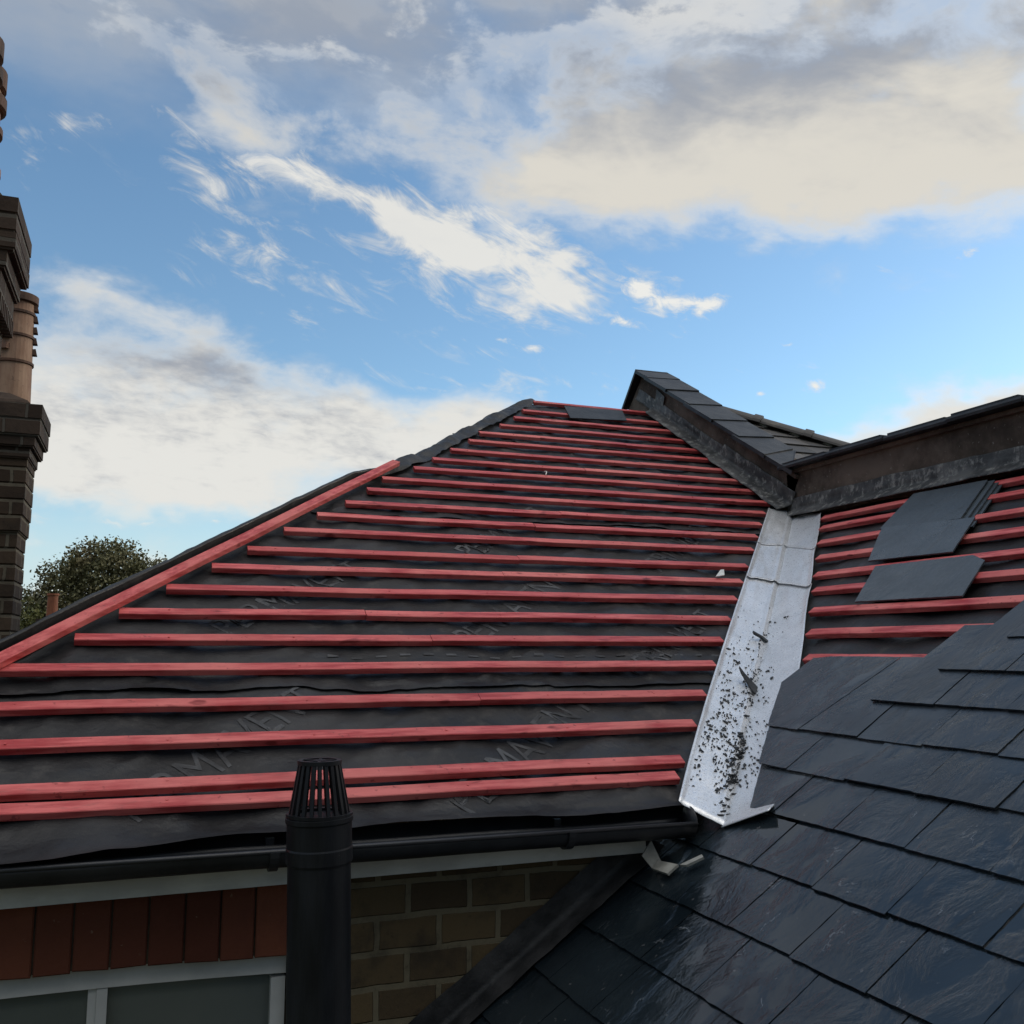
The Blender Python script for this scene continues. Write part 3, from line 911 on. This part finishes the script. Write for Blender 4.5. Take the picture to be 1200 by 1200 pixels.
# denser crumbs caught in the fold
for i in range(38):
    u = abs(random.gauss(.05, .07)); v = random.gauss(-.08, .07)
    if u < .01: continue
    c = flash(u, v, .004); n = V(0,0,1)
    L = rnd(.004, .015); a = rnd(0, 6.28); r0 = []
    for q in range(4):
        t_ = q*1.57 + rnd(-.5, .5) + a
        r0.append(c + V(L*math.cos(t_), L*.8*math.sin(t_), rnd(0,.004)))
    mb.loft([r0, [p + V(rnd(-.003,.003), rnd(-.003,.003), rnd(.003,.009)) for p in r0]])
o = mb.build('slate_chips', MT['slate_dark'])
tag(o, 'black slate chips and crumbs scattered over the lower metal valley', 'debris', kind='stuff')

# ------------------------------------------------------------------ chimney stacks on the left slope
def rough_box(mb, a, b, cs=.103, seed=0.0, am=.006):
    # brick courses: each course is its own slightly uneven band so that the outline is not a ruled line
    z = a[2]
    while z < b[2] - .004:
        z2 = min(z + cs, b[2])
        j = [rnd(-am, am) for _ in range(4)]
        r = [V(a[0]+j[0], a[1]+j[1], 0), V(b[0]+j[2], a[1]+j[1], 0), V(b[0]+j[2], b[1]+j[3], 0), V(a[0]+j[0], b[1]+j[3], 0)]
        cx_ = V((a[0]+b[0])/2, (a[1]+b[1])/2, 0)
        def sh(p, d): 
            q = p - cx_; return cx_ + V(q.x - math.copysign(d, q.x), q.y - math.copysign(d, q.y), 0)
        g = .009
        mb.loft([[sh(p,.008)+V(0,0,z) for p in r], [sh(p,.007)+V(0,0,z+g) for p in r], [p+V(0,0,z+g+.002) for p in r], [p+V(0,0,z2-.001) for p in r]])
        z = z2
def pot(parent, x, y, z0, z1, r, rings, mat='buff_clay', top='dark_clay', taper=.8):
    prof = [(z0, r*1.0)]
    H = z1 - z0
    for zr in rings:
        rr = r*(1 - (1-taper)*(zr - z0)/H)
        prof += [(zr-.022, rr), (zr-.016, rr+.020), (zr+.016, rr+.020), (zr+.022, rr)]
    prof += [(z1-.012, r*taper), (z1, r*taper-.012)]
    mb = MB(); mb.tube([V(x, y, z) for z, _ in prof], [q for _, q in prof], 28)
    return part(mb, 'chimney_pot', MT[mat], parent, smooth=False)
def band(parent, x, y, z, r, h, mat='dark_clay', name='pot_ring'):
    mb = MB(); prof = [(z-h, r-.012), (z-h+.006, r), (z+h-.006, r), (z+h, r-.012)]
    mb.tube([V(x,y,q) for q,_ in prof], [w for _,w in prof], 28)
    return part(mb, name, MT[mat], parent)

s2 = thing('chimney_stack', 'tall sooty brick chimney stack with one buff pot, the farther of the two at left', 'chimney', (-1.4, 6.9, -7), 'chimney stacks at the left edge')
mb = MB()
rough_box(mb, (-2.1, 6.70, -1.648), (-.785, 7.16, .721))
rough_box(mb, (-2.12, 6.68, .721), (-.765, 7.18, .824))
rough_box(mb, (-2.1, 6.70, .824), (-.760, 7.16, 1.19))
part(mb, 'brick_shaft', MT['stack_brick'], s2)
mb = MB()
rough_box(mb, (-2.13, 6.68, 1.19), (-.740, 7.18, 1.26), .07)
rough_box(mb, (-2.15, 6.66, 1.26), (-.715, 7.20, 1.33), .07)
rough_box(mb, (-2.17, 6.64, 1.33), (-.690, 7.22, 1.535), .102)
rings = []
for z, d in ((1.536, .06), (1.57, .09), (1.625, .20), (1.64, .26)):
    rings.append([V(-2.17+d, 6.64+d*.7, z+rnd(-.01,.01)), V(-.69-d, 6.64+d*.7, z), V(-.69-d, 7.22-d*.7, z), V(-2.17+d, 7.22-d*.7, z)])
mb.loft(rings)
part(mb, 'cap', MT['cap_brick'], s2)
p_ = pot(s2, -.905, 6.93, 1.60, 2.30, .118, [], taper=.86)
for z in (1.86, 2.04, 2.20):
    r_ = .118*(1-.14*(z-1.60)/.70)
    mb = MB(); mb.tube([V(-.905,6.93,z-.012), V(-.905,6.93,z-.008), V(-.905,6.93,z+.008), V(-.905,6.93,z+.012)], [r_-.002, r_+.010, r_+.010, r_-.002], 28)
    part(mb, 'pot_ring', MT['dark_clay'], p_)
for k in range(5):       # louvre hoods down the side of the pot
    for a in (0.05, 2.2, 4.3):
        z = 1.93 + k*.075
        r_ = .118*(1-.14*(z-1.60)/.70)
        d = V(math.cos(a), math.sin(a), 0); s_ = V(-math.sin(a), math.cos(a), 0); c = V(-.905, 6.93, z)
        mb = MB(); mb.loft([[c+d*(r_-.01)-s_*.03, c+d*(r_+.026)-s_*.022, c+d*(r_+.026)+s_*.022, c+d*(r_-.01)+s_*.03],
                            [c+d*(r_-.01)-s_*.03+V(0,0,.035), c+d*(r_+.016)-s_*.022+V(0,0,.042), c+d*(r_+.016)+s_*.022+V(0,0,.042), c+d*(r_-.01)+s_*.03+V(0,0,.035)]])
        part(mb, 'louvre', MT['dark_clay'], p_)
band(p_, -.905, 6.93, 2.30, .125, .03)

s1 = thing('chimney_stack', 'nearer sooty chimney cap with dentil courses and two banded pots, cut by the left edge', 'chimney', (-1.4, 4.7, -7), 'chimney stacks at the left edge')
mb = MB(); rough_box(mb, (-2.0, 4.52, -1.648), (-.725, 4.90, 1.34)); part(mb, 'brick_shaft', MT['stack_brick'], s1)
mb = MB()
rough_box(mb, (-2.02, 4.50, 1.34), (-.700, 4.92, 1.44), .103)
rough_box(mb, (-2.04, 4.49, 1.52), (-.668, 4.94, 1.62), .103)
rough_box(mb, (-2.03, 4.50, 1.44), (-.690, 4.92, 1.52), .103)
k = 0
while k < 9:      # dentil bricks
    yy = 4.50 + k*.05; mb.box((-.70, yy, 1.445), (-.655, yy+.026, 1.52)); k += 1
k = 0
while k < 18:
    xx = -.70 - k*.07; mb.box((xx, 4.465, 1.445), (xx+.036, 4.505, 1.52)); k += 1
rough_box(mb, (-2.06, 4.47, 1.62), (-.640, 4.95, 1.70), .08)
rough_box(mb, (-2.08, 4.45, 1.70), (-.610, 4.97, 1.935), .0783)
rings = []
for z, d in ((1.936, .05), (1.97, .08), (2.03, .16), (2.05, .22)):
    rings.append([V(-2.08+d, 4.45+d*.6, z), V(-.61-d, 4.45+d*.6, z+rnd(-.01,.01)), V(-.61-d, 4.97-d*.6, z), V(-2.08+d, 4.97-d*.6, z)])
mb.loft(rings)
part(mb, 'cap', MT['cap_brick'], s1)
pa1 = pot(s1, -.860, 4.59, 2.02, 2.74, .118, [2.36], taper=.92)
band(pa1, -.860, 4.59, 2.56, .132, .030); band(pa1, -.860, 4.59, 2.68, .128, .045)
pb1 = pot(s1, -.885, 4.86, 2.02, 2.73, .118, [2.22], taper=.95)
band(pb1, -.885, 4.86, 2.42, .132, .022); band(pb1, -.885, 4.86, 2.56, .140, .034); band(pb1, -.885, 4.86, 2.68, .134, .05)

# ------------------------------------------------------------------ far house, trees, ground
fh = thing('terrace_house', 'distant brick house whose stack and orange pot rise over the hip before the tree', 'house', (-3, 30, -7))
mb = MB(); mb.box((-6.5, 27.2, -7), (.5, 34, -1.6)); part(mb, 'wall', MT['brick'], fh)
mb = MB(); mb.add([V(-6.7,27,-1.6), V(.7,27,-1.6), V(.7,30.6,.0), V(-6.7,30.6,.0), V(-6.7,34.2,-1.6), V(.7,34.2,-1.6)], [[0,1,2,3],[3,2,5,4],[0,3,4],[1,5,2]]); part(mb, 'roof', MT['old_slate_roof'], fh)
mb = MB(); rough_box(mb, (-2.60, 27.6, -2.0), (-2.10, 28.2, .50)); rough_box(mb, (-2.66, 27.54, .50), (-2.04, 28.26, .76)); fc = part(mb, 'chimney', MT['cap_brick'], fh)
mb = MB(); mb.tube([V(-2.31,27.8,.74), V(-2.31,27.8,1.36), V(-2.31,27.8,1.37), V(-2.31,27.8,1.42)], [.14,.125,.15,.15], 20); part(mb, 'chimney_pot', MT['red_clay'], fc)

def tree(name, label, base, height, blobs, nleaf, size, mat, seed, group=None):
    random.seed(seed)
    t = thing(name, label, 'tree', base, group)
    B0 = V(*base); mb = MB()
    top = B0 + V(0, 0, height)
    mb.tube([B0, B0.lerp(top, .3)+V(.1,0,0), B0.lerp(top, .6)], [height*.03, height*.024, height*.016], 10)
    for (c, r) in blobs:
        a = B0.lerp(top, rnd(.3, .5)); c = V(*c)
        mid = a.lerp(c, .5) + V(0,0,-.2)
        mb.tube([a, mid, c, c + V(rnd(-.2,.2), rnd(-.2,.2), r[2]*.8)], [height*.012, height*.008, height*.004, height*.0015], 6)
    part(mb, 'trunk', MT['bark'], t)
    mb = MB()
    twigs = []
    tot = sum(r[0]*r[2] for _, r in blobs)
    for (c, r) in blobs:
        c = V(*c)
        n = int(nleaf*r[0]*r[2]/tot/14)
        for _ in range(n):
            d = V(random.gauss(0,1), random.gauss(0,1), random.gauss(0,1)).normalized()
            k = rnd(.45, 1.0)**.6*(1 + .22*nz(d.x*2.5+c.x, d.y*2.5, d.z*2.5+c.z))
            p = c + V(d.x*r[0], d.y*r[1], d.z*r[2])*k
            dirv = (d + V(rnd(-.5,.5), rnd(-.5,.5), rnd(.3,1.2))).normalized()
            for q in range(14):
                pp = p + dirv*(size*rnd(0, 3.4)) + V(random.gauss(0,1), random.gauss(0,1), random.gauss(0,1))*size*.75
                s = size*rnd(.5, 1.1)
                a = V(random.gauss(0,1), random.gauss(0,1), random.gauss(0,1)).normalized()
                b_ = a.cross(V(rnd(-1,1), rnd(-1,1), rnd(-1,1))).normalized()
                mb.add([pp - a*s*.6, pp + b_*s*.36, pp + a*s*.6, pp - b_*s*.36], [[0,1,2,3]])
    part(mb, 'crown', mat, t, recalc=False)
    return t
bl = [((-1.75,43.2,2.6),(1.35,1.3,1.55)), ((-.55,43,2.1),(1.2,1.2,1.35)), ((-2.9,43.3,1.9),(1.1,1.2,1.35)), ((.35,43,1.7),(.95,1.1,1.25)),
      ((-3.9,43.6,.9),(.8,1,1.2)), ((-1.4,43.4,.6),(2.3,1.4,1.4)), ((-2.3,43,3.3),(.7,.8,.75)), ((-1.0,43.2,3.4),(.6,.8,.7)), ((1.0,43,1.9),(.5,.8,.8)),
      ((-1.7,43.2,-1.0),(2.8,1.6,1.6)), ((.0,43.3,2.6),(.9,1,.9)), ((.9,43.2,2.5),(.7,.9,.7)), ((-4.3,43.6,1.6),(.5,.7,.7)), ((-3.3,43.3,2.7),(.6,.8,.6)), ((1.3,43,1.2),(.8,.9,1.0))]
tree('tree', 'large bushy dull green tree beyond the hip, its top above the orange pot', (-1.5,43.2,-7), 10.5, bl, 52000, .15, MT['leaf'], 5, 'trees beyond the roof')
bl = [((-4.75,41,.9),(.75,.8,.8)), ((-4.0,41,.0),(1.0,.9,1.1)), ((-5.2,41,.0),(.8,.8,1.0)), ((-4.4,41,-1.6),(1.4,1.2,1.3))]
tree('tree', 'small yellow-green tree low between the far chimney stack and the orange pot', (-4.5,41,-7), 7, bl, 9000, .14, MT['leaf_yellow'], 9, 'trees beyond the roof')
mb = MB(); mb.add([V(-900,-900,-7), V(900,-900,-7), V(900,900,-7), V(-900,900,-7)], [[0,1,2,3]])
o = mb.build('ground', MT['ground']); tag(o, kind='structure')

# ------------------------------------------------------------------ sky
SUN_EL, SUN_AZ = 23.0, 82.0           # azimuth from +Y towards +X
w = bpy.data.worlds.new('World'); scene.world = w; w.use_nodes = True
w.cycles.sampling_method = 'MANUAL'; w.cycles.sample_map_resolution = 256
nt = NT(w.node_tree); bg = nt.n['Background']
sky = nt.node('ShaderNodeTexSky'); sky.sky_type = 'NISHITA'; sky.sun_disc = False
sky.sun_elevation = math.radians(SUN_EL); sky.sun_rotation = math.radians(SUN_AZ)
sky.air_density = 1.0; sky.dust_density = .3; sky.ozone_density = 2.0
tc = nt.node('ShaderNodeTexCoord'); D = tc.outputs['Generated']
def dot(vec):
    n = nt.node('ShaderNodeVectorMath', operation='DOT_PRODUCT'); nt.l.new(D, n.inputs[0]); n.inputs[1].default_value = vec
    return n.outputs['Value']
dr, df, dz = dot(tuple(RT)), dot(tuple(fwd_h)), dot((0,0,1))
az = nt.m('MULTIPLY', nt.m('ARCTAN2', dr, df), 57.2958)
el = nt.m('MULTIPLY', nt.m('ARCSINE', dz), 57.2958)
# wobble so that the cloud banks have no smooth outline
wn = nt.noise(nt.mapv(D, (1, 1, 1.8)), 4.0, 5, .6, out=1)
sp = nt.node('ShaderNodeSeparateColor'); nt.l.new(wn, sp.inputs[0])
azw = nt.m('ADD', az, nt.m('MULTIPLY', nt.m('SUBTRACT', sp.outputs[0], .5), 16.0))
elw = nt.m('ADD', el, nt.m('MULTIPLY', nt.m('SUBTRACT', sp.outputs[1], .5), 8.0))
cvw = nt.node('ShaderNodeCombineXYZ'); nt.l.new(azw, cvw.inputs[0]); nt.l.new(elw, cvw.inputs[1]); VW = cvw.outputs[0]
cv0 = nt.node('ShaderNodeCombineXYZ'); nt.l.new(az, cv0.inputs[0]); nt.l.new(el, cv0.inputs[1]); V0 = cv0.outputs[0]
def blob(a0, e0, sa, se, amp, rot=0.0, vec=None):
    # soft elliptical patch of the sky round a bearing and an elevation (degrees)
    mp = nt.node('ShaderNodeMapping', vector_type='TEXTURE')
    nt.l.new(vec or VW, mp.inputs['Vector'])
    mp.inputs['Location'].default_value = (a0, e0, 0); mp.inputs['Rotation'].default_value = (0, 0, math.radians(rot))
    mp.inputs['Scale'].default_value = (sa*2.2, se*2.2, 1)
    g = nt.node('ShaderNodeTexGradient', gradient_type='QUADRATIC_SPHERE'); nt.l.new(mp.outputs[0], g.inputs['Vector'])
    return nt.m('MULTIPLY', g.outputs['Fac'], amp)
def total(lst):
    s = lst[0]
    for q in lst[1:]: s = nt.m('ADD', s, q)
    return s
def cloudvec(rotdeg, sa, se):
    c, s = math.cos(math.radians(rotdeg)), math.sin(math.radians(rotdeg))
    u = nt.m('ADD', nt.m('MULTIPLY', az, c/sa), nt.m('MULTIPLY', el, s/sa))
    v = nt.m('ADD', nt.m('MULTIPLY', az, -s/se), nt.m('MULTIPLY', el, c/se))
    n = nt.node('ShaderNodeCombineXYZ'); nt.l.new(u, n.inputs[0]); nt.l.new(v, n.inputs[1]); return n.outputs[0]
# soft banks
bank = total([blob(13, 28.3, 17, 4.8, 1.05, -4), blob(27, 25.5, 14, 4.8, 1.1, -14), blob(3, 27.2, 11, 2.8, .85, -8), blob(-18, 30.0, 5.5, 3.4, .9, -20),
              blob(-8, 34, 9, 3.2, .2), blob(24, 35, 18, 6, .8), blob(-21, 16.0, 10.5, 2.4, 1.0, -6), blob(-14, 11.7, 16, 3.0, 1.25, 2),
              blob(-26, 11.0, 10, 3.4, 1.1), blob(-16, 8.6, 14, 1.3, .5), blob(-2, 13.5, 7, 1.6, .9, -4), blob(26, 12.8, 9, 1.8, 1.3, 6), blob(20, 11.5, 4, 1.1, .6), blob(-18, 3.2, 18, 1.8, .95), blob(-24, 19.0, 8, 1.3, .6, -14)])
nb_ = nt.noise(cloudvec(-6, 6.5, 3.6), 1.0, 9, .60, .25)
d1 = nt.ss(nt.m('ADD', nt.m('MULTIPLY', bank, .75), nt.m('MULTIPLY', nt.m('SUBTRACT', nb_, .5), 1.4)), .14, .86)
# feathery wisps
wis = total([blob(-4, 23.3, 9, 1.9, .9, -18), blob(-9, 25.4, 10, 1.7, .8, -16), blob(2.5, 21.2, 2.6, 1.5, .75, -40), blob(-1.5, 18.0, 5, 1.0, .45, -12), blob(-13, 21, 5.5, 1.7, .75, -10), blob(-19.5, 25.6, 4, 1.8, .6, -25),
             blob(-5, 16.4, 7, .6, .6, -10), blob(20, 22.5, 5, 1.0, .6, -8), blob(1, 26.5, 7, 1.4, .7, 4), blob(-27, 28, 1.2, 2, .5), blob(-21, 6.6, 10, .35, .5, -2),
             blob(21, 20.0, 2.5, .35, .5, -2), blob(6, 15.5, 6, .5, .35, -8)])
nw = nt.noise(cloudvec(-22, 4.2, 1.5), 1.0, 9, .66, .7)
d2 = nt.ss(nt.m('ADD', nt.m('MULTIPLY', wis, .80), nt.m('MULTIPLY', nt.m('SUBTRACT', nw, .5), 1.9)), .20, .85, 0, .92)
# small puffs
puf = total([blob(8.2, 20.7, 2.2, 1.0, 1.1, -24, V0), blob(11.8, 19.8, 1.9, .75, .95, -6, V0), blob(7.0, 19.0, 1.7, .55, .75, -20, V0), blob(17.9, 14.8, .75, .55, .95, 0, V0), blob(14.8, 14.6, .4, .3, .75, 0, V0),
             blob(26.6, 21.0, .8, .4, .8, 0, V0), blob(10, 15.3, 1.3, .45, .6, -25, V0), blob(1.2, 17.7, .9, .4, .9, 0, V0), blob(-.8, 18.2, 1.3, .3, .7, -6, V0), blob(16.5, 17.2, .7, .2, .5, 0, V0)])
np_ = nt.noise(cloudvec(-15, 1.5, .8), 1.0, 8, .65, .5)
d3 = nt.ss(nt.m('ADD', nt.m('MULTIPLY', puf, .8), nt.m('MULTIPLY', nt.m('SUBTRACT', np_, .5), 1.5)), .28, .80, 0, .95)
# unseen sky behind and overhead: bright clouds added as fill light, dimmed low down
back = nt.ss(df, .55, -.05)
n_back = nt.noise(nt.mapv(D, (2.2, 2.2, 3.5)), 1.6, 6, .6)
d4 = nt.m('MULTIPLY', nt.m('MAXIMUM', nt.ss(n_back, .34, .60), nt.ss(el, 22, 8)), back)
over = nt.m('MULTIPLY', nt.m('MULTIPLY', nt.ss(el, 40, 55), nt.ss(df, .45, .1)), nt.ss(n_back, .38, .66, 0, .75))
veil = nt.m('MULTIPLY', nt.m('MULTIPLY', nt.ss(elw, 27, 35), nt.ss(elw, 43, 37, .12, 1.0)), nt.ss(nt.noise(cloudvec(-5, 14, 6), 1.0, 5, .55), .25, .6, .35, .85))
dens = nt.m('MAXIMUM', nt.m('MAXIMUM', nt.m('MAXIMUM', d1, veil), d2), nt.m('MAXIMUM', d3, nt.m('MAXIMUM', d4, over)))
# cloud shades
grey = total([blob(8, 35.5, 34, 5, .6, 0), blob(-20, 16.0, 11, 2.1, 1.0, -6), blob(18, 32, 24, 4, .75), blob(-12, 33.5, 16, 4, .7), blob(-20, 30.5, 6, 3.5, .45), blob(8, 27.5, 9, 1.6, -.3), blob(-18, 12.6, 9, .9, .3)])
ng = nt.noise(cloudvec(-8, 6.0, 2.8), 1.0, 5, .52, .5)
rip = nt.m('MULTIPLY', nt.m('SUBTRACT', nt.noise(cloudvec(-4, 1.5, .55), 1.0, 6, .62, .3), .5), 1.3)
grey = nt.m('ADD', grey, nt.m('MULTIPLY', rip, nt.ss(el, 20, 12, .25, 1.0)))
gf = nt.ss(nt.m('ADD', grey, nt.m('MULTIPLY', nt.m('SUBTRACT', ng, .5), 1.5)), .0, 1.15)
lightc = nt.mix(nt.ss(el, 10, 26), (.66, .655, .625), (.60, .575, .52))
gf = nt.m('MAXIMUM', gf, nt.m('MULTIPLY', veil, nt.ss(d1, .9, .3)))
cc = nt.mix(gf, lightc, (.29, .315, .36))
cc = nt.mix(nt.m('MULTIPLY', nt.m('MULTIPLY', nt.ss(d1, .95, .45), nt.ss(d1, .05, .3)), .7), cc, (.74, .715, .655))
cc = nt.mix(nt.m('MULTIPLY', nt.m('MAXIMUM', d3, nt.m('MULTIPLY', d2, .7)), nt.ss(d1, .6, .1)), cc, (.74, .73, .69))
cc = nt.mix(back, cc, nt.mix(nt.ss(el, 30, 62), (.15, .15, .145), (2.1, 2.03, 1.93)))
# blue of the clear air: the physical sky, scaled to the picture
sc_ = nt.node('ShaderNodeVectorMath', operation='MULTIPLY'); nt.l.new(sky.outputs[0], sc_.inputs[0]); sc_.inputs[1].default_value = (.80, .92, .93)
STR = .15
cs_ = nt.node('ShaderNodeVectorMath', operation='SCALE'); nt.l.new(cc, cs_.inputs[0]); cs_.inputs['Scale'].default_value = 1.0/STR
pale = nt.node('ShaderNodeVectorMath', operation='SCALE'); pale.inputs[0].default_value = (.52, .62, .68); pale.inputs['Scale'].default_value = 1.0/STR
clear = nt.mix(nt.ss(el, 11, 1, 0, .8), sc_.outputs[0], pale.outputs[0])     # bright thin air low down
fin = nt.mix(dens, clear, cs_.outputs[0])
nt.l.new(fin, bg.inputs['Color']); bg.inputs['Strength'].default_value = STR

ld = bpy.data.lights.new('sun', 'SUN'); ld.energy = .9; ld.angle = math.radians(12); ld.color = (1, .86, .68)
lo_ = bpy.data.objects.new('sun', ld); col.objects.link(lo_)
sd = V(math.sin(math.radians(SUN_AZ))*math.cos(math.radians(SUN_EL)), math.cos(math.radians(SUN_AZ))*math.cos(math.radians(SUN_EL)), math.sin(math.radians(SUN_EL)))
lo_.rotation_euler = sd.to_track_quat('Z', 'Y').to_euler(); lo_.location = sd*20

# ------------------------------------------------------------------ camera
cd = bpy.data.cameras.new('camera'); cam = bpy.data.objects.new('camera', cd); col.objects.link(cam)
cd.sensor_width = 36; cd.lens = 36*1130/1200; cd.clip_start = .05; cd.clip_end = 3000
cam.matrix_world = Matrix(((RT.x, UP.x, -FW.x, 0), (RT.y, UP.y, -FW.y, 0), (RT.z, UP.z, -FW.z, 0), (0, 0, 0, 1)))
scene.camera = cam
scene.cycles.max_bounces = 6; scene.cycles.diffuse_bounces = 3; scene.cycles.glossy_bounces = 3
scene.view_settings.view_transform = 'Standard'; scene.view_settings.look = 'None'
scene.view_settings.exposure = 0.25; scene.view_settings.gamma = 1.0
